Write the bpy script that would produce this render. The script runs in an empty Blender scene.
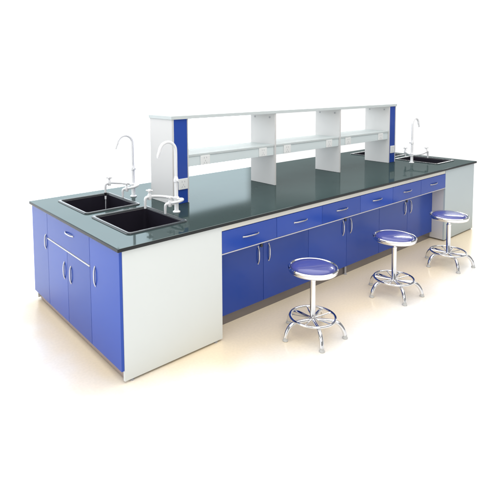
import bpy, bmesh, math
from mathutils import Vector, Matrix

S = bpy.context.scene
C = bpy.context.collection
PI = math.pi

# ------------------------------------------------------------------ camera
def basis(yaw, pitch, roll):
    f = Vector((math.cos(pitch)*math.cos(yaw), math.cos(pitch)*math.sin(yaw), math.sin(pitch)))
    r = f.cross(Vector((0, 0, 1))).normalized()
    u = r.cross(f)
    r2 = r*math.cos(roll) + u*math.sin(roll)
    u2 = -r*math.sin(roll) + u*math.cos(roll)
    return r2, u2, f

cam = bpy.data.cameras.new('camera')
co = bpy.data.objects.new('camera', cam)
C.objects.link(co)
r_, u_, f_ = basis(0.8915, -0.0734, -0.0098)
m = Matrix(((r_.x, u_.x, -f_.x, -1.1999), (r_.y, u_.y, -f_.y, -2.3242), (r_.z, u_.z, -f_.z, 1.6878), (0, 0, 0, 1)))
co.matrix_world = m
cam.sensor_width = 36
cam.lens = 474.8/500*36
cam.shift_x = (250-211.8)/500
cam.shift_y = (122.2-250)/500
cam.clip_end = 200
S.camera = co

# ------------------------------------------------------------------ studio surround
W = bpy.data.worlds.new('World')
S.world = W
W.use_nodes = True
nt = W.node_tree
nt.nodes.clear()
N = nt.nodes.new
L = nt.links.new

def wmath(op, a, b=None, c=None):
    n = N('ShaderNodeMath'); n.operation = op
    for i, v in enumerate((a, b, c)):
        if v is None: continue
        if isinstance(v, (int, float)): n.inputs[i].default_value = v
        else: L(v, n.inputs[i])
    return n.outputs[0]

def wstep(v, lo, hi, a=0.0, b=1.0):
    n = N('ShaderNodeMapRange'); n.interpolation_type = 'SMOOTHSTEP'
    L(v, n.inputs['Value'])
    n.inputs['From Min'].default_value = lo; n.inputs['From Max'].default_value = hi
    n.inputs['To Min'].default_value = a; n.inputs['To Max'].default_value = b
    return n.outputs[0]

tc = N('ShaderNodeTexCoord')
sp = N('ShaderNodeSeparateXYZ'); L(tc.outputs['Generated'], sp.inputs[0])
A0 = 1.4                                                           # azimuths are measured from this direction
ax_ = wmath('ADD', wmath('MULTIPLY', sp.outputs['X'], math.cos(A0)), wmath('MULTIPLY', sp.outputs['Y'], math.sin(A0)))
ay_ = wmath('SUBTRACT', wmath('MULTIPLY', sp.outputs['Y'], math.cos(A0)), wmath('MULTIPLY', sp.outputs['X'], math.sin(A0)))
az = wmath('ARCTAN2', ay_, ax_)
elev = sp.outputs['Z']
low = wstep(elev, 0.205, 0.26, 1.0, 0.0)                           # the white backdrop ends where the dim ceiling begins
back = wmath('MULTIPLY', wmath('MULTIPLY', wstep(az, -1.75, -1.55), wstep(az, 1.9, 2.1, 1.0, 0.0)), low)
# unseen bright area added left for reflections: low band, taller part farther left
top_low = wmath('ADD', wmath('MULTIPLY', az, 0.205), 0.353)
above = wmath('SUBTRACT', elev, top_low)
band = wmath('MULTIPLY', wmath('MULTIPLY', wstep(az, -0.60, -0.575), wstep(az, -0.40, -0.36, 1.0, 0.0)), wstep(above, -0.004, 0.006, 1.0, 0.0))
tall = wmath('MULTIPLY', wmath('MULTIPLY', wstep(az, -0.40, -0.36), wstep(az, 1.7, 2.0, 1.0, 0.0)), wstep(elev, 0.34, 0.46, 1.0, 0.0))
left_glow = wmath('ADD', wmath('MULTIPLY', band, 3.3), wmath('MULTIPLY', tall, wstep(elev, 0.04, 0.26, 0.35, 3.4)))
def tube_lamp(a0, a1, e0, e1):
    return wmath('MULTIPLY', wmath('MULTIPLY', wstep(az, a0-0.01, a0+0.01), wstep(az, a1-0.01, a1+0.01, 1.0, 0.0)), wmath('MULTIPLY', wstep(elev, e0-0.003, e0), wstep(elev, e1, e1+0.003, 1.0, 0.0)))
tubes = wmath('ADD', tube_lamp(-1.20, -0.80, 0.345, 0.400), tube_lamp(-0.70, -0.44, 0.355, 0.410))
lvl = wmath('ADD', wmath('ADD', wmath('MULTIPLY', back, 0.74), 0.32), wmath('MULTIPLY', tubes, 20.0))
def wcol(v, c):
    n = N('ShaderNodeVectorMath'); n.operation = 'SCALE'
    n.inputs[0].default_value = c; L(v, n.inputs['Scale']); return n.outputs[0]
addv = N('ShaderNodeVectorMath'); addv.operation = 'ADD'
L(wcol(lvl, (1, 1, 1)), addv.inputs[0]); L(wcol(left_glow, (0.88, 0.98, 1.06)), addv.inputs[1])
bg = N('ShaderNodeBackground'); bg.inputs[1].default_value = 1.0
L(addv.outputs[0], bg.inputs[0])
wo = N('ShaderNodeOutputWorld'); L(bg.outputs[0], wo.inputs[0])

def area(name, loc, target, sx, sy, power, col=(1, 1, 1)):
    l = bpy.data.lights.new(name, 'AREA'); l.shape = 'RECTANGLE'; l.size = sx; l.size_y = sy
    l.energy = power; l.color = col
    o = bpy.data.objects.new(name, l); C.objects.link(o)
    o.location = loc
    o.rotation_euler = (Vector(target)-Vector(loc)).to_track_quat('-Z', 'Y').to_euler()
    return o
area('overhead_softbox', (2.0, 0.6, 6.0), (2.0, 0.6, 0), 11, 11, 880, (1.0, 0.985, 0.96))
area('key_softbox', (-1.6, -5.0, 3.6), (1.8, 0.3, 0.5), 3.0, 2.0, 74)

S.view_settings.view_transform = 'Standard'
S.view_settings.look = 'None'
S.view_settings.exposure = 0
S.view_settings.gamma = 1
S.render.engine = 'CYCLES'
S.cycles.max_bounces = 8

# ------------------------------------------------------------------ materials
def mat(name, col, rough=0.4, metal=0.0, spec=0.5, coat=0.0, coat_rough=0.05, var=0.0, vscale=3.0, bump=0.0, bscale=40.0, rvar=0.0):
    M = bpy.data.materials.new(name); M.use_nodes = True
    t = M.node_tree; p = t.nodes['Principled BSDF']
    p.inputs['Base Color'].default_value = (*col, 1)
    p.inputs['Roughness'].default_value = rough
    p.inputs['Metallic'].default_value = metal
    p.inputs['Specular IOR Level'].default_value = spec
    p.inputs['Coat Weight'].default_value = coat
    p.inputs['Coat Roughness'].default_value = coat_rough
    geo = t.nodes.new('ShaderNodeNewGeometry')
    def noise(sc, det=4):
        n = t.nodes.new('ShaderNodeTexNoise'); n.inputs['Scale'].default_value = sc; n.inputs['Detail'].default_value = det
        t.links.new(geo.outputs['Position'], n.inputs['Vector']); return n
    if var:
        n = noise(vscale)
        mx = t.nodes.new('ShaderNodeMix'); mx.data_type = 'RGBA'
        mx.inputs['A'].default_value = (*[c*(1-var) for c in col], 1)
        mx.inputs['B'].default_value = (*[min(1, c*(1+var)) for c in col], 1)
        t.links.new(n.outputs['Fac'], mx.inputs['Factor']); t.links.new(mx.outputs['Result'], p.inputs['Base Color'])
    if rvar:
        n = noise(vscale*2.3)
        mr = t.nodes.new('ShaderNodeMapRange')
        mr.inputs['From Min'].default_value = 0.3; mr.inputs['From Max'].default_value = 0.7
        mr.inputs['To Min'].default_value = max(0.01, rough-rvar); mr.inputs['To Max'].default_value = rough+rvar
        t.links.new(n.outputs['Fac'], mr.inputs['Value']); t.links.new(mr.outputs['Result'], p.inputs['Roughness'])
    if bump:
        n = noise(bscale, 3)
        b = t.nodes.new('ShaderNodeBump'); b.inputs['Strength'].default_value = bump; b.inputs['Distance'].default_value = 0.002
        t.links.new(n.outputs['Fac'], b.inputs['Height']); t.links.new(b.outputs['Normal'], p.inputs['Normal'])
    return M

m_white = mat('white_laminate', (0.745, 0.775, 0.755), 0.38, var=0.015, bump=0.05, bscale=90)
m_whiter = mat('white_melamine', (0.69, 0.68, 0.67), 0.35, var=0.015)
m_cream = mat('cream_steel', (0.80, 0.78, 0.70), 0.4, var=0.02)
m_pale = mat('far_end_panel_blue_grey', (0.50, 0.575, 0.60), 0.36, var=0.02)  # end panels of the far block, darker and bluer than white_laminate
m_shelf = mat('pale_shelf_board', (0.60, 0.645, 0.645), 0.55, spec=0.15, var=0.015)
m_panel = mat('pale_green_socket_board', (0.74, 0.815, 0.825), 0.45, spec=0.3, var=0.02)
m_edge = mat('grey_edge_band', (0.62, 0.60, 0.63), 0.4, var=0.03)
m_blue = mat('royal_blue_laminate', (0.023, 0.072, 0.390), 0.22, spec=0.28, coat=0.06, coat_rough=0.08, var=0.03, vscale=0.8)
_t = m_blue.node_tree; _oi = _t.nodes.new('ShaderNodeObjectInfo'); _mr = _t.nodes.new('ShaderNodeMapRange')
_mr.inputs['To Min'].default_value = 0.90; _mr.inputs['To Max'].default_value = 1.12
_hs = _t.nodes.new('ShaderNodeHueSaturation'); _p = _t.nodes['Principled BSDF']
_src = _p.inputs['Base Color'].links[0].from_socket
_t.links.new(_oi.outputs['Random'], _mr.inputs['Value']); _t.links.new(_mr.outputs[0], _hs.inputs['Value'])
_t.links.new(_src, _hs.inputs['Color']); _t.links.new(_hs.outputs[0], _p.inputs['Base Color'])
m_blue_d = mat('dark_blue_board', (0.012, 0.030, 0.20), 0.4, var=0.05)
m_top = mat('teal_black_epoxy_slab', (0.030, 0.049, 0.049), 0.09, spec=0.18, var=0.22, vscale=2.4, bump=0.05, bscale=130, rvar=0.03)
m_top.node_tree.nodes['Principled BSDF'].inputs['Specular Tint'].default_value = (0.80, 1.0, 1.0, 1)
_t = m_top.node_tree; _p = _t.nodes['Principled BSDF']; _p.inputs['Specular IOR Level'].default_value = 0.0
_g = _t.nodes.new('ShaderNodeBsdfGlossy'); _g.inputs['Roughness'].default_value = 0.055; _g.inputs['Color'].default_value = (0.90, 1.0, 1.0, 1)
_m = _t.nodes.new('ShaderNodeMixShader'); _m.inputs[0].default_value = 0.112
_t.links.new(_p.outputs[0], _m.inputs[1]); _t.links.new(_g.outputs[0], _m.inputs[2])
_t.links.new(_m.outputs[0], _t.nodes['Material Output'].inputs['Surface'])
m_slab_edge = mat('black_epoxy_edge', (0.016, 0.018, 0.019), 0.3, spec=0.3, var=0.15)
m_sink = mat('black_sink_plastic', (0.018, 0.016, 0.024), 0.22, spec=0.5, var=0.2, vscale=6, bump=0.05, bscale=150)
m_rim = mat('dark_sink_rim', (0.045, 0.055, 0.06), 0.2, spec=0.4, var=0.1)
m_chrome = mat('chrome', (0.78, 0.78, 0.79), 0.07, metal=1.0, var=0.02, rvar=0.02)
m_steel = mat('satin_steel', (0.62, 0.61, 0.62), 0.25, metal=1.0, var=0.04, rvar=0.05, vscale=9)
m_enamel = mat('white_enamel', (0.86, 0.86, 0.87), 0.16, coat=0.5, var=0.01)
m_plinth = mat('brushed_plinth', (0.22, 0.20, 0.20), 0.32, metal=0.4, var=0.08, vscale=5)
m_plinth_l = mat('plinth_reflection_tan', (0.40, 0.31, 0.29), 0.35, var=0.08, vscale=5)  # tan of the floor's reflection put into the short-side plinth colour
m_black = mat('black_plastic', (0.015, 0.015, 0.017), 0.35, var=0.1)
m_grey = mat('grey_plastic', (0.42, 0.42, 0.44), 0.4, var=0.05)
m_vinyl = mat('violet_blue_vinyl', (0.060, 0.072, 0.29), 0.3, spec=0.3, coat=0.7, coat_rough=0.04, var=0.08, vscale=14, bump=0.12, bscale=28)
m_sock = mat('white_socket_plastic', (0.88, 0.89, 0.88), 0.25, var=0.01)
m_foot = mat('clear_grey_glide', (0.55, 0.55, 0.53), 0.2, var=0.05)

m_water = mat('running_water', (0.85, 0.87, 0.9), 0.05)
m_water.node_tree.nodes['Principled BSDF'].inputs['Transmission Weight'].default_value = 0.6
m_water.node_tree.nodes['Principled BSDF'].inputs['IOR'].default_value = 1.33

def floor_mat():
    M = bpy.data.materials.new('studio_floor'); M.use_nodes = True
    t = M.node_tree; p = t.nodes['Principled BSDF']; n_ = t.nodes.new; k = t.links.new
    geo = n_('ShaderNodeNewGeometry')
    nz = n_('ShaderNodeTexNoise'); nz.inputs['Scale'].default_value = 2.2; nz.inputs['Detail'].default_value = 2
    k(geo.outputs['Position'], nz.inputs['Vector'])
    s = n_('ShaderNodeSeparateXYZ'); k(geo.outputs['Position'], s.inputs[0])
    def mth(op, a, b):
        n = n_('ShaderNodeMath'); n.operation = op
        for i, v in enumerate((a, b)):
            if isinstance(v, (int, float)): n.inputs[i].default_value = v
            else: k(v, n.inputs[i])
        return n.outputs[0]
    def stp(v, lo, hi, a=0.0, b=1.0):
        n = n_('ShaderNodeMapRange'); n.interpolation_type = 'SMOOTHSTEP'; k(v, n.inputs['Value'])
        n.inputs['From Min'].default_value = lo; n.inputs['From Max'].default_value = hi
        n.inputs['To Min'].default_value = a; n.inputs['To Max'].default_value = b
        return n.outputs[0]
    wob = mth('MULTIPLY', mth('SUBTRACT', nz.outputs['Fac'], 0.5), 0.35)
    x = mth('ADD', s.outputs['X'], wob); y = mth('ADD', s.outputs['Y'], wob)
    # front limit of the cream sheet runs slightly askew to the bench
    yy = mth('SUBTRACT', y, mth('MULTIPLY', stp(s.outputs['X'], -0.1, 1.3, 1.0, 0.0), 0.42))
    a = stp(yy, -0.66, -0.22)
    b = stp(y, 1.35, 1.75, 1.0, 0.0)
    c = stp(x, -0.36, -0.04)
    d = stp(x, 4.7, 5.25, 1.0, 0.0)
    f = mth('MULTIPLY', mth('MULTIPLY', a, b), mth('MULTIPLY', c, d))
    mx = n_('ShaderNodeMix'); mx.data_type = 'RGBA'
    mx.inputs['A'].default_value = (0.94, 0.94, 0.935, 1)
    mx.inputs['B'].default_value = (0.92, 0.785, 0.58, 1)
    k(f, mx.inputs['Factor'])
    n2 = n_('ShaderNodeTexNoise'); n2.inputs['Scale'].default_value = 60; n2.inputs['Detail'].default_value = 5
    k(geo.outputs['Position'], n2.inputs['Vector'])
    hs = n_('ShaderNodeHueSaturation'); k(mx.outputs['Result'], hs.inputs['Color'])
    k(stp(n2.outputs['Fac'], 0.3, 0.7, 0.975, 1.02), hs.inputs['Value'])
    k(hs.outputs['Color'], p.inputs['Base Color'])
    p.inputs['Roughness'].default_value = 0.22
    p.inputs['Specular IOR Level'].default_value = 0.45
    return M
m_floor = floor_mat()

# ------------------------------------------------------------------ mesh helpers
def box(bm, x0, x1, y0, y1, z0, z1, bev=0.0):
    vs = [bm.verts.new((x, y, z)) for x in (x0, x1) for y in (y0, y1) for z in (z0, z1)]
    q = [(0, 1, 3, 2), (4, 6, 7, 5), (0, 4, 5, 1), (2, 3, 7, 6), (0, 2, 6, 4), (1, 5, 7, 3)]
    fs = [bm.faces.new([vs[i] for i in f]) for f in q]
    if bev:
        es = list({e for f in fs for e in f.edges})
        bmesh.ops.bevel(bm, geom=es, offset=bev, segments=2, affect='EDGES', profile=0.5)
    return bm

def smooth_path(pts, n=6):
    pts = [Vector(p) for p in pts]
    if len(pts) < 3: return pts
    out = []
    P = [pts[0]*2-pts[1]] + pts + [pts[-1]*2-pts[-2]]
    for i in range(1, len(P)-2):
        a, b, c, d = P[i-1:i+3]
        for j in range(n):
            t = j/n
            out.append(0.5*((2*b)+(c-a)*t+(2*a-5*b+4*c-d)*t*t+(-a+3*b-3*c+d)*t**3))
    out.append(pts[-1])
    return out

def tube(bm, pts, r, seg=14, caps=True, closed=False):
    """r: number or list of radii along pts"""
    pts = [Vector(p) for p in pts]; n = len(pts)
    rad = r if isinstance(r, (list, tuple)) else [r]*n
    up = None; rings = []
    for i in range(n):
        if closed: tdir = (pts[(i+1) % n]-pts[i-1]).normalized()
        else: tdir = (pts[min(i+1, n-1)]-pts[max(i-1, 0)]).normalized()
        if up is None:
            up = Vector((0, 0, 1)) if abs(tdir.z) < 0.9 else Vector((1, 0, 0))
        up = (up-tdir*up.dot(tdir)).normalized()
        s = tdir.cross(up)
        rings.append([bm.verts.new(pts[i]+(up*math.cos(2*PI*k/seg)+s*math.sin(2*PI*k/seg))*rad[i]) for k in range(seg)])
    for i in range(n if closed else n-1):
        A, B = rings[i], rings[(i+1) % n]
        for k in range(seg):
            bm.faces.new((A[k], A[(k+1) % seg], B[(k+1) % seg], B[k]))
    if caps and not closed:
        bm.faces.new(rings[0][::-1]); bm.faces.new(rings[-1])
    return bm

def lathe(bm, prof, cx=0, cy=0, cz=0, seg=48):
    """prof: list of (r, z)"""
    rings = []
    for r, z in prof:
        if r < 1e-6: rings.append([bm.verts.new((cx, cy, cz+z))])
        else: rings.append([bm.verts.new((cx+r*math.cos(2*PI*k/seg), cy+r*math.sin(2*PI*k/seg), cz+z)) for k in range(seg)])
    for A, B in zip(rings, rings[1:]):
        for k in range(seg):
            if len(A) == 1 and len(B) == 1: continue
            if len(A) == 1: bm.faces.new((A[0], B[k], B[(k+1) % seg]))
            elif len(B) == 1: bm.faces.new((A[k], B[0], A[(k+1) % seg]))
            else: bm.faces.new((A[k], B[k], B[(k+1) % seg], A[(k+1) % seg]))
    return bm

def obj(name, bm, m, parent=None, smooth=None, bevel=0.0, loc=None):
    bmesh.ops.recalc_face_normals(bm, faces=bm.faces)
    if smooth is None: smooth = len(bm.faces) > 90 or name in ROUND
    me = bpy.data.meshes.new(name); bm.to_mesh(me); bm.free()
    ms = m if isinstance(m, (list, tuple)) else [m]
    for q in ms: me.materials.append(q)
    if smooth:
        for p in me.polygons: p.use_smooth = True
        try: me.set_sharp_from_angle(angle=math.radians(38))
        except Exception: pass
    o = bpy.data.objects.new(name, me); C.objects.link(o)
    if parent: o.parent = parent
    if loc: o.location = loc
    if bevel:
        b = o.modifiers.new('bevel', 'BEVEL'); b.width = bevel; b.segments = 2; b.limit_method = 'ANGLE'
    return o

ROUND = {'handle', 'lock', 'levelling_foot', 'screw_cap', 'neck_valve', 'nozzle', 'leg', 'spoke', 'drain'}
def NB(): return bmesh.new()

def thing(name, label, cat, loc=(0, 0, 0), rz=0, group=None):
    o = bpy.data.objects.new(name, None); C.objects.link(o)
    o.location = loc; o.rotation_euler = (0, 0, rz); o.empty_display_size = 0.1
    o['label'] = label; o['category'] = cat
    if group: o['group'] = group
    return o

def copy_tree(o, parent=None):
    c = o.copy(); C.objects.link(c)
    if parent: c.parent = parent
    for ch in list(o.children): copy_tree(ch, c)
    return c

# ------------------------------------------------------------------ floor
bm = NB()
vs = [bm.verts.new(p) for p in ((-6, -5, 0), (8, -5, 0), (8, 5.5, 0), (-6, 5.5, 0))]
bm.faces.new(vs)
fl = obj('floor', bm, m_floor, smooth=False); fl['kind'] = 'structure'

# ------------------------------------------------------------------ bench
H, T = 0.80, 0.022
WD, LN, OV = 1.485, 4.640, 0.0165
WB, WE = 0.7654, 3.9014
REC, HK = 0.1546, 0.0764
ZT, ZB = 0.739, 0.5867
U = (WE-WB)/6
bench = thing('lab_bench', 'long blue and white laboratory island bench with glossy dark worktop and black sinks', 'lab bench')

def rrect(x0, x1, y0, y1, r, n=6):
    out = []
    for cx, cy, a0 in ((x1-r, y1-r, 0), (x0+r, y1-r, PI/2), (x0+r, y0+r, PI), (x1-r, y0+r, 1.5*PI)):
        for i in range(n+1):
            a = a0+PI/2*i/n
            out.append((cx+r*math.cos(a), cy+r*math.sin(a)))
    return out

def loft(bm, loops, fill_last=True):
    rings = [[bm.verts.new((x, y, z)) for x, y in lp] for lp, z in loops]
    n = len(rings[0])
    for A, B in zip(rings, rings[1:]):
        for k in range(n): bm.faces.new((A[k], A[(k+1) % n], B[(k+1) % n], B[k]))
    if fill_last: bm.faces.new(rings[-1])
    return bm

SX = [(0.168, 0.622), (4.060, 4.500)]
SY = [(0.185, 0.722), (0.797, 1.335)]
holes = [(a+0.012, b-0.012, c+0.012, d-0.012) for a, b in SX for c, d in SY]
xs = sorted({0, LN, *[h[0] for h in holes], *[h[1] for h in holes]})
ys = sorted({0, WD, *[h[2] for h in holes], *[h[3] for h in holes]})
def in_hole(i, j):
    if i < 0 or j < 0 or i >= len(xs)-1 or j >= len(ys)-1: return True
    cx, cy = (xs[i]+xs[i+1])/2, (ys[j]+ys[j+1])/2
    return any(h[0] < cx < h[1] and h[2] < cy < h[3] for h in holes)
bm = NB(); vc = {}
def V(i, j, z):
    k = (i, j, z)
    if k not in vc: vc[k] = bm.verts.new((xs[i], ys[j], z))
    return vc[k]
z0, z1 = H-T, H
for i in range(len(xs)-1):
    for j in range(len(ys)-1):
        if in_hole(i, j): continue
        bm.faces.new((V(i, j, z1), V(i+1, j, z1), V(i+1, j+1, z1), V(i, j+1, z1)))
        bm.faces.new((V(i, j, z0), V(i, j+1, z0), V(i+1, j+1, z0), V(i+1, j, z0)))
        for (di, dj, a, b) in ((-1, 0, (i, j), (i, j+1)), (1, 0, (i+1, j), (i+1, j+1)), (0, -1, (i, j), (i+1, j)), (0, 1, (i, j+1), (i+1, j+1))):
            if in_hole(i+di, j+dj):
                f = bm.faces.new((V(*a, z0), V(*b, z0), V(*b, z1), V(*a, z1)))
                f.material_index = 1
obj('countertop', bm, [m_top, m_slab_edge], bench, bevel=0.004)

def sink(x0, x1, y0, y1):
    g = 0.027
    bm = NB()
    loft(bm, [(rrect(x0, x1, y0, y1, 0.030), H+0.0005), (rrect(x0+0.003, x1-0.003, y0+0.003, y1-0.003, 0.028), H+0.007),
              (rrect(x0+0.008, x1-0.008, y0+0.008, y1-0.008, 0.025), H+0.009),
              (rrect(x0+g-0.008, x1-g+0.008, y0+g-0.008, y1-g+0.008, 0.022), H+0.009),
              (rrect(x0+g-0.002, x1-g+0.002, y0+g-0.002, y1-g+0.002, 0.020), H+0.006),
              (rrect(x0+g, x1-g, y0+g, y1-g, 0.020), H+0.0)], fill_last=False)
    rim = obj('sink', bm, m_rim, bench)
    bm = NB()
    a = g+0.001
    loft(bm, [(rrect(x0+a-.004, x1-a+.004, y0+a-.004, y1-a+.004, 0.020), H-0.001), (rrect(x0+a, x1-a, y0+a, y1-a, 0.020), H-0.006),
              (rrect(x0+a+0.012, x1-a-0.012, y0+a+0.012, y1-a-0.012, 0.03), H-0.27),
              (rrect(x0+a+0.035, x1-a-0.035, y0+a+0.035, y1-a-0.035, 0.03), H-0.295)])
    obj('basin', bm, m_sink, rim)
    bm = NB()
    lathe(bm, [(0, 0.002), (0.022, 0.002), (0.026, 0.006), (0.038, 0.006), (0.04, 0.0)], (x0+x1)/2, (y0+y1)/2, H-0.295, 24)
    obj('drain', bm, m_steel, rim)
for a, b in SX:
    for c, d in SY: sink(a, b, c, d)

# handles ---------------------------------------------------------
def bow_handle(axis, c, length, out, normal):
    """bow handle centred at c, running along axis, standing out along normal"""
    ax = Vector(axis); nn = Vector(normal); c = Vector(c)
    pts = []
    for i in range(13):
        t = -1+2*i/12
        pts.append(c+ax*(t*length/2)+nn*(out*0.52*(1-abs(t)**3.2)+0.0008))
    bm = NB()
    tube(bm, pts, 0.0050, 10)
    for t in (-1, 1):
        q = c+ax*(t*length/2)
        tube(bm, [q, q+nn*0.003], 0.0062, 12)
    return bm

# end cabinet at the left: blue doors on the short side -------------------
YA, YB, YC = 1.137, 0.771, 0.406
DX0, DX1 = OV, OV+0.018
g = 0.0015
def end_door(y0, y1, z0, z1, hy, hz0, hz1, label=None):
    d = obj('door', box(NB(), DX0, DX1, y0+g, y1-g, z0, z1, 0.0012), m_blue, bench)
    obj('handle', bow_handle((0, 0, 1), (DX0, hy, (hz0+hz1)/2), hz1-hz0, 0.018, (-1, 0, 0)), m_steel, d)
    return d
zt_end = H-T-0.004
end_door(YA, WD-OV, HK, zt_end, 1.172, 0.495, 0.60)
end_door(YB, YA, HK, ZB-0.012, 0.822, 0.375, 0.49)
end_door(YC, YB, HK, ZB-0.012, 0.710, 0.375, 0.49)
end_door(OV+0.001, YC, HK, zt_end, 0.332, 0.48, 0.60)
dr = obj('drawer', box(NB(), DX0, DX1, YC+g, YA-g, ZB+0.001, zt_end, 0.0012), m_blue, bench)
obj('edge_strip', box(NB(), DX0-0.004, DX1, YC+g, YA-g, ZB-0.009, ZB-0.001, 0.001), m_whiter, dr)
obj('handle', bow_handle((0, 1, 0), (DX0, 0.722, 0.71), 0.135, 0.024, (-1, 0, 0)), m_steel, dr)

# bodies, end panels, plinths
def block(x0, x1, left):
    PZ = 0.014
    a = x0+(0.0185 if left else 0.0)
    b = x1-(0.0 if left else 0.0185)
    # front and rear end panels (white; darker blue-grey on the far block)
    for y0, y1 in ((OV, OV+0.018), (WD-OV-0.018, WD-OV)):
        if left and y0 > 1: continue
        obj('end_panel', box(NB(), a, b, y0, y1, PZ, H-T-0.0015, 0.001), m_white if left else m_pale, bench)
    # carcass behind
    ca, cb = (a+0.001, x1-0.019) if left else (x0+0.019, b-0.001)
    bm = NB(); box(bm, ca, cb, OV+0.0185, WD-OV-0.0185, HK-0.002, H-T-0.30)
    for (p, q, r2, s2) in ((ca, cb, OV+0.0185, OV+0.03), (ca, cb, WD-OV-0.030, WD-OV-0.0185)):
        box(bm, p, q, r2, s2, H-T-0.2995, H-T-0.002)
    obj('carcass', bm, m_blue_d, bench)
    # inner side panel towards the middle cabinets
    ix0, ix1 = (x1-0.018, x1) if left else (x0, x0+0.018)
    obj('side_panel', box(NB(), ix0, ix1, OV+0.0185, WD-OV-0.0185, PZ, H-T-0.0015, 0.001), m_whiter, bench)
    # kick strip under the short side
    kx0, kx1 = (DX0+0.040, DX0+0.052) if left else (b-0.024, b-0.012)
    obj('plinth', box(NB(), kx0, kx1, OV+0.0185, WD-OV-0.0185, 0.004, HK-0.004), m_plinth_l, bench)
    for fx in (x0+0.07, x1-0.05):
        for fy in (OV+0.012, WD-OV-0.012):
            bm = NB(); lathe(bm, [(0, 0), (0.012, 0.0), (0.012, 0.006), (0.005, 0.008), (0.005, 0.03)], fx, fy, 0.0, 16)
            obj('levelling_foot', bm, m_grey, bench)
block(OV, WB, True)
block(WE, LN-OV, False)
# rear end panel of the left block, and the far short side
obj('end_panel', box(NB(), OV+0.0185, WB, WD-OV-0.018, WD-OV, 0.014, H-T-0.0015, 0.001), m_white, bench)
for y0, y1 in ((OV+0.0185, 0.50), (0.503, 0.985), (0.988, WD-OV-0.0185)):
    d = obj('door', box(NB(), LN-OV-0.018, LN-OV, y0, y1, HK, zt_end, 0.0012), m_blue, bench)
    obj('handle', bow_handle((0, 0, 1), (LN-OV, y0+0.05, 0.54), 0.12, 0.026, (1, 0, 0)), m_steel, d)

# middle run: rail, six drawers, six doors ---------------------------------
obj('rail', box(NB(), WB+0.001, WE-0.001, OV+0.004, OV+0.03, ZT+0.003, H-T-0.001, 0.001), m_cream, bench)
for k in range(6):
    x0, x1 = WB+k*U+g, WB+(k+1)*U-g
    d = obj('drawer', box(NB(), x0, x1, OV, OV+0.018, ZB+0.004, ZT, 0.0012), m_blue, bench)
    obj('drawer_box', box(NB(), x0+0.012, x1-0.012, OV+0.0185, OV+0.42, ZB+0.012, ZT-0.02), m_blue_d, d)
    obj('edge_strip', box(NB(), x0-g, x1+g, OV-0.0015, OV+0.018, ZB-0.003, ZB+0.003), m_edge, d)
    obj('handle', bow_handle((1, 0, 0), ((x0+x1)/2, OV, 0.667), 0.145, 0.024, (0, -1, 0)), m_steel, d)
for k in range(6):
    x0, x1 = WB+k*U+g, WB+(k+1)*U-g
    d = obj('door', box(NB(), x0, x1, REC, REC+0.018, HK, ZB-0.008, 0.0012), m_blue, bench)
    hx = x1-0.055 if k % 2 == 0 else x0+0.055
    obj('handle', bow_handle((0, 0, 1), (hx, REC, 0.437), 0.128, 0.026, (0, -1, 0)), m_steel, d)
    if k % 2 == 0:
        bm = NB(); tube(bm, [(x1-0.022, REC, 0.505), (x1-0.022, REC-0.007, 0.505)], 0.013, 18)
        obj('lock', bm, m_black, d)
# rear face of the middle run
obj('back_panel', box(NB(), WB+0.001, WE-0.001, WD-REC, WD-REC+0.018, HK, ZT+0.03), m_blue, bench)
obj('carcass', box(NB(), WB+0.001, WE-0.001, REC+0.0185, WD-REC-0.0005, HK+0.002, ZB-0.01), m_blue_d, bench)
obj('plinth', box(NB(), WB+0.001, WE-0.001, REC+0.022, REC+0.034, 0.0, HK-0.001), m_plinth, bench)
for x in (WB+3*U,):
    bm = NB(); lathe(bm, [(0, 0), (0.015, 0), (0.015, 0.005), (0.009, 0.009), (0.009, HK-0.002)], x, REC+0.010, 0.0, 20)
    obj('levelling_foot', bm, m_grey, bench)

# ------------------------------------------------------------------ reagent shelf
RY0, RY1 = 0.612, 0.922
R0, R1 = 0.787, 0.9395
Q0, Q1 = 3.775, 3.918
M1, M2 = 1.894, 2.850
ZS = 1.4485
rack = thing('reagent_shelf', 'white two-tier reagent shelf with blue end columns standing along the middle of the bench', 'shelf unit', (0, 0, H))
def rb(x0, x1, y0, y1, z0, z1, bev=0.001): return box(NB(), x0, x1, y0, y1, z0-H, z1-H, bev)
obj('top_board', rb(R0-0.008, Q1+0.008, RY0-0.008, RY1+0.008, ZS, ZS+0.027, 0.002), m_shelf, rack)

def socket(x, z, y, parent, w=0.092, h=0.086):
    s = obj('socket', box(NB(), x-w/2, x+w/2, y-0.009, y-0.0005, z-h/2-H, z+h/2-H, 0.003), m_sock, parent)
    bm = NB()
    yy = y-0.0094
    for (dx, dz, ww, hh, ang) in ((-0.012, 0.018, 0.003, 0.012, 0), (0.012, 0.018, 0.003, 0.012, 0),
                                  (0, -0.006, 0.003, 0.011, 0), (-0.012, -0.022, 0.003, 0.012, 0.5), (0.012, -0.022, 0.003, 0.012, -0.5)):
        b2 = bmesh.new(); box(b2, -ww/2, ww/2, -0.0006, 0.0006, -hh/2, hh/2)
        bmesh.ops.rotate(b2, verts=b2.verts, cent=(0, 0, 0), matrix=Matrix.Rotation(ang, 3, 'Y'))
        bmesh.ops.translate(b2, verts=b2.verts, vec=(x+dx, yy, z+dz-H))
        me = bpy.data.meshes.new('t'); b2.to_mesh(me); b2.free(); bm.from_mesh(me); bpy.data.meshes.remove(me)
    obj('pin_holes', bm, m_grey, s)
    return s

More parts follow.
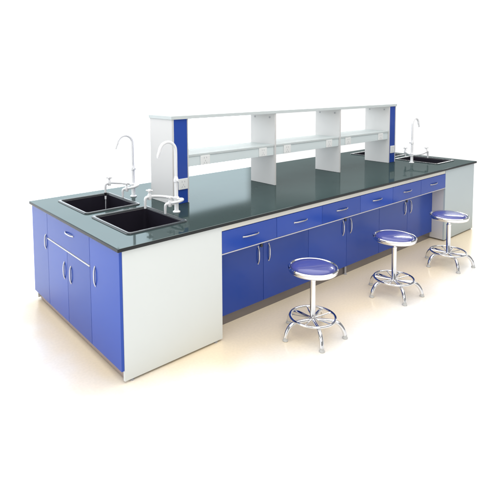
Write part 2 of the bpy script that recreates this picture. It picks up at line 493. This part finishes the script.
def column(x0, x1, name, sx):
    c = obj('end_column', rb(x0, x0+0.018, RY0, RY1, H+0.001, ZS-0.0005), m_whiter, rack)
    obj('side_panel', rb(x1-0.010, x1, RY0, RY1, H+0.001, ZS-0.0005), m_whiter, c)
    obj('front_panel', rb(x0+0.0185, x1-0.0105, RY0+0.004, RY0+0.02, H+0.001, ZS-0.001), m_blue, c)
    obj('back_panel', rb(x0+0.0185, x1-0.0105, RY1-0.02, RY1-0.004, H+0.001, ZS-0.001), m_blue, c)
    socket(sx, 0.952, RY0+0.004, rack, 0.088, 0.084)
column(R0, R1, 'end_column', 0.882)
column(Q0, Q1, 'end_column', 3.852)

def caps(x, parent):
    for y in (0.675, 0.865):
        bm = NB(); tube(bm, [(x, y, 1.413-H), (x-0.0025, y, 1.413-H)], 0.009, 14)
        obj('screw_cap', bm, m_grey, parent)
for x in (M1, M2):
    u = obj('upright', rb(x, x+0.018, RY0, RY1, H+0.001, ZS-0.0005), m_whiter, rack)
    caps(x, u)
for x in (Q0,):
    u = None
    for ch in rack.children:
        if ch.name.startswith('end_column'): u = ch
    caps(x, u)
segs = [(R1, M1, [1.107]), (M1+0.018, M2, [2.068]), (M2+0.018, Q0, [3.005, 3.617])]
segs[0][2].append(1.752); segs[1][2].append(2.687)
for a, b, so in segs:
    obj('shelf', rb(a+0.0005, b-0.0005, RY0+0.008, RY1-0.004, 1.152, 1.169, 0.0015), m_shelf, rack)
    sp_ = obj('socket_panel', rb(a+0.0005, b-0.0005, RY0+0.014, RY0+0.030, 1.075, 1.1515, 0.001), m_panel, rack)
    for x in so: socket(x, 1.114, RY0+0.014, rack, 0.096, 0.074)

# ------------------------------------------------------------------ faucets
def make_faucet(far=False):
    t = thing('lab_faucet', 'x', 'faucet', (0, 0, 0), 0, 'white gooseneck lab faucets on the worktop')
    bm = NB()
    lathe(bm, [(0, 0), (0.027, 0), (0.027, 0.006), (0.019, 0.011), (0.0155, 0.016), (0.0155, 0.075), (0.021, 0.079), (0.021, 0.108),
               (0.0155, 0.112), (0.0135, 0.118), (0.0135, 0.215), (0.0175, 0.219), (0.0185, 0.235), (0.0145, 0.245), (0.0105, 0.262), (0.0, 0.263)], seg=28)
    obj('column', bm, m_enamel, t)
    bm = NB()
    pts = [(0, 0, 0.258), (0, 0, 0.34), (0, 0, 0.43)]
    for i in range(1, 11):
        a = PI*i/11*1.06
        pts.append((-0.068+0.068*math.cos(a), 0, 0.44+0.068*math.sin(a)))
    pts.append((-0.144, 0, 0.432))
    P = smooth_path(pts, 3)
    tube(bm, P, [0.0112]*(len(P)-3)+[0.0105, 0.010, 0.0095], 16)
    gn = obj('gooseneck_spout', bm, m_enamel, t)
    bm = NB()
    tube(bm, [(-0.139, 0, 0.440), (-0.146, 0, 0.424), (-0.152, 0, 0.404)], [0.0095, 0.0105, 0.007], 16)
    obj('nozzle', bm, m_enamel, gn)
    bm = NB()     # grip on the neck joint
    tube(bm, [(0, -0.012, 0.231), (0, -0.032, 0.231)], [0.007, 0.009], 14)
    obj('neck_valve', bm, m_enamel, t)
    def arm(pts, r, end, dirn, tip_z, name, black=False):
        b = NB(); Q = smooth_path(pts, 6); tube(b, Q, r, 14)
        a = obj('side_arm', b, m_enamel, t)
        ex, ey, ez = end
        b = NB()
        lathe(b, [(0, -0.022), (0.012, -0.022), (0.0145, -0.012), (0.0145, 0.014), (0.010, 0.02), (0.008, 0.032), (0.0, 0.032)], ex, ey, ez, 20)
        obj('valve', b, m_enamel, a)
        b = NB()
        for k in range(4):
            an = PI/4+k*PI/2
            tube(b, [(ex, ey, ez+0.043), (ex+0.024*math.cos(an), ey+0.024*math.sin(an), ez+0.043)], [0.0075, 0.006], 10)
        lathe(b, [(0, 0.030), (0.011, 0.030), (0.012, 0.048), (0.008, 0.053), (0, 0.054)], ex, ey, ez, 18)
        obj('cross_handle', b, m_enamel, a)
        b = NB()
        dx, dy = dirn
        Q = smooth_path([(ex, ey, ez-0.002), (ex+dx*0.024, ey+dy*0.024, ez-0.003), (ex+dx*0.036, ey+dy*0.036, ez-0.018), (ex+dx*0.038, ey+dy*0.038, tip_z)], 5)
        n = len(Q)
        tube(b, Q, [0.0118-0.0035*(i/(n-1))**2 for i in range(n)], 14)
        obj('outlet', b, m_enamel, a)
        return a
    arm([(0.0, 0.012, 0.094), (-0.012, 0.050, 0.098), (-0.062, 0.086, 0.106), (-0.120, 0.092, 0.116), (-0.165, 0.082, 0.124)], 0.0105,
        (-0.175, 0.078, 0.124), (-0.9, 0.1), 0.045, 'a')
    if far:
        arm([(0.0, -0.014, 0.094), (0.006, -0.035, 0.100), (0.010, -0.060, 0.112), (0.004, -0.078, 0.122)], 0.0105, (0.0, -0.082, 0.122), (-0.8, -0.3), 0.06, 'b')
        return t
    arm([(0.0, -0.014, 0.094), (0.004, -0.060, 0.104), (-0.018, -0.098, 0.108), (-0.052, -0.092, 0.098), (-0.078, -0.055, 0.088)], 0.0105,
        (-0.082, -0.040, 0.082), (-0.75, 0.45), 0.012, 'b')
    return t
fa = make_faucet()
fa.location = (0.700, 0.440, H)
fa['label'] = 'white gooseneck faucet in front of the blue and white shelf column at the near sink'
fb = copy_tree(fa); fb.location = (0.712, 1.077, H)
fb['label'] = 'white gooseneck faucet beside the rear left sink, standing clear against the white background'
arm_a = [c for c in fb.children if c.name.startswith('side_arm')][0]
bm = NB()      # dark hose tip and the thin run of water under the longer arm
ex, ey = -0.175-0.9*0.038, 0.078+0.1*0.038
lathe(bm, [(0, 0.050), (0.011, 0.050), (0.0115, 0.044), (0.0085, 0.030), (0.0085, 0.024), (0, 0.024)], ex, ey, 0, 16)
obj('hose_tip', bm, m_black, arm_a)
bm = NB(); lathe(bm, [(0, 0.0235), (0.0075, 0.0235), (0.0065, -0.004), (0.0045, -0.006), (0, -0.006)], ex, ey, 0, 16)
obj('nozzle', bm, m_enamel, arm_a)
bm = NB(); tube(bm, smooth_path([(ex, ey, -0.0065), (ex-0.001, ey, -0.10), (ex+0.001, ey, -0.285)], 8), 0.0034, 10)
obj('water_stream', bm, m_water, arm_a)
fc = make_faucet(True); fc.location = (3.985, 0.444, H); fc.rotation_euler = (0, 0, PI)
fc['label'] = 'white gooseneck faucet at the far right end of the bench, spout curving to the right'

# ------------------------------------------------------------------ stools
def make_stool():
    t = thing('stool', 'x', 'stool', (0, 0, 0), 0, 'chrome stools in a row before the bench')
    zs = 0.462
    bm = NB()      # chrome dish under and around the cushion
    lathe(bm, [(0, -0.024), (0.05, -0.024), (0.140, -0.022), (0.158, -0.019), (0.1640, -0.013), (0.1655, -0.006), (0.1655, 0.002), (0.1685, 0.006), (0.1680, 0.012), (0.163, 0.0165),
               (0.155, 0.0165), (0.149, 0.012), (0.146, 0.004), (0, -0.004)], 0, 0, zs, 72)
    obj('seat_rim', bm, m_chrome, t)
    bm = NB()
    prof = [(0.1463, 0.001), (0.1455, 0.010), (0.141, 0.0165), (0.131, 0.0220), (0.115, 0.0262), (0.092, 0.0292), (0.06, 0.0310), (0.03, 0.0318), (0.012, 0.0320), (0, 0.0320)]
    lathe(bm, prof, 0, 0, zs, 72)
    obj('seat_cushion', bm, m_vinyl, t)
    bm = NB()
    lathe(bm, [(0, 0.095), (0.022, 0.095), (0.024, 0.10), (0.0225, 0.115), (0.0185, 0.122), (0.0185, 0.375), (0.0200, 0.378), (0.0200, 0.388), (0.0135, 0.391), (0.0135, 0.430),
               (0.032, 0.436), (0.045, 0.4425), (0, 0.4425)], seg=32)
    obj('pedestal', bm, m_chrome, t)
    R = 0.152; zr = 0.128
    bm = NB()
    tube(bm, [(R*math.cos(2*PI*i/64), R*math.sin(2*PI*i/64), zr) for i in range(64)], 0.0085, 12, closed=True)
    obj('foot_ring', bm, m_chrome, t)
    for k in range(5):
        a = 2*PI*k/5
        ca, sa = math.cos(a), math.sin(a)
        bm = NB()
        rz = [(0.016, 0.108), (0.06, 0.108), (0.11, 0.110), (0.150, 0.107), (0.182, 0.088), (0.204, 0.052), (0.212, 0.022)]
        P = smooth_path([(r*ca, r*sa, z) for r, z in rz], 4)
        tube(bm, P, [0.0125+0.0015*min(1, i/len(P)*1.5) for i in range(len(P))], 14)
        lg = obj('leg', bm, m_chrome, t)
        bm = NB()
        lathe(bm, [(0, 0.001), (0.018, 0.001), (0.019, 0.005), (0.016, 0.010), (0.0135, 0.016), (0.0135, 0.026), (0, 0.026)], 0.213*ca, 0.213*sa, 0, 20)
        obj('glide', bm, m_foot, lg)
        a2 = a+PI/5
        bm = NB()
        tube(bm, [(0.018*math.cos(a2), 0.018*math.sin(a2), 0.116), (R*math.cos(a2), R*math.sin(a2), zr)], 0.0045, 8)
        obj('spoke', bm, m_chrome, t)
    return t
s1 = make_stool()
s1.location = (1.285, -0.318, 0); s1.rotation_euler = (0, 0, math.radians(163))
s1['label'] = 'chrome stool with violet padded seat nearest the big white end panel'
s2 = copy_tree(s1); s2.location = (2.300, -0.325, 0); s2.rotation_euler = (0, 0, math.radians(160))
s2['label'] = 'blue padded chrome stool between the two other stools, before the middle drawers'
s3 = copy_tree(s1); s3.location = (3.262, -0.318, 0); s3.rotation_euler = (0, 0, math.radians(156))
s3['label'] = 'chrome stool with dark blue seat before the far pale end panel, smallest in the photo'
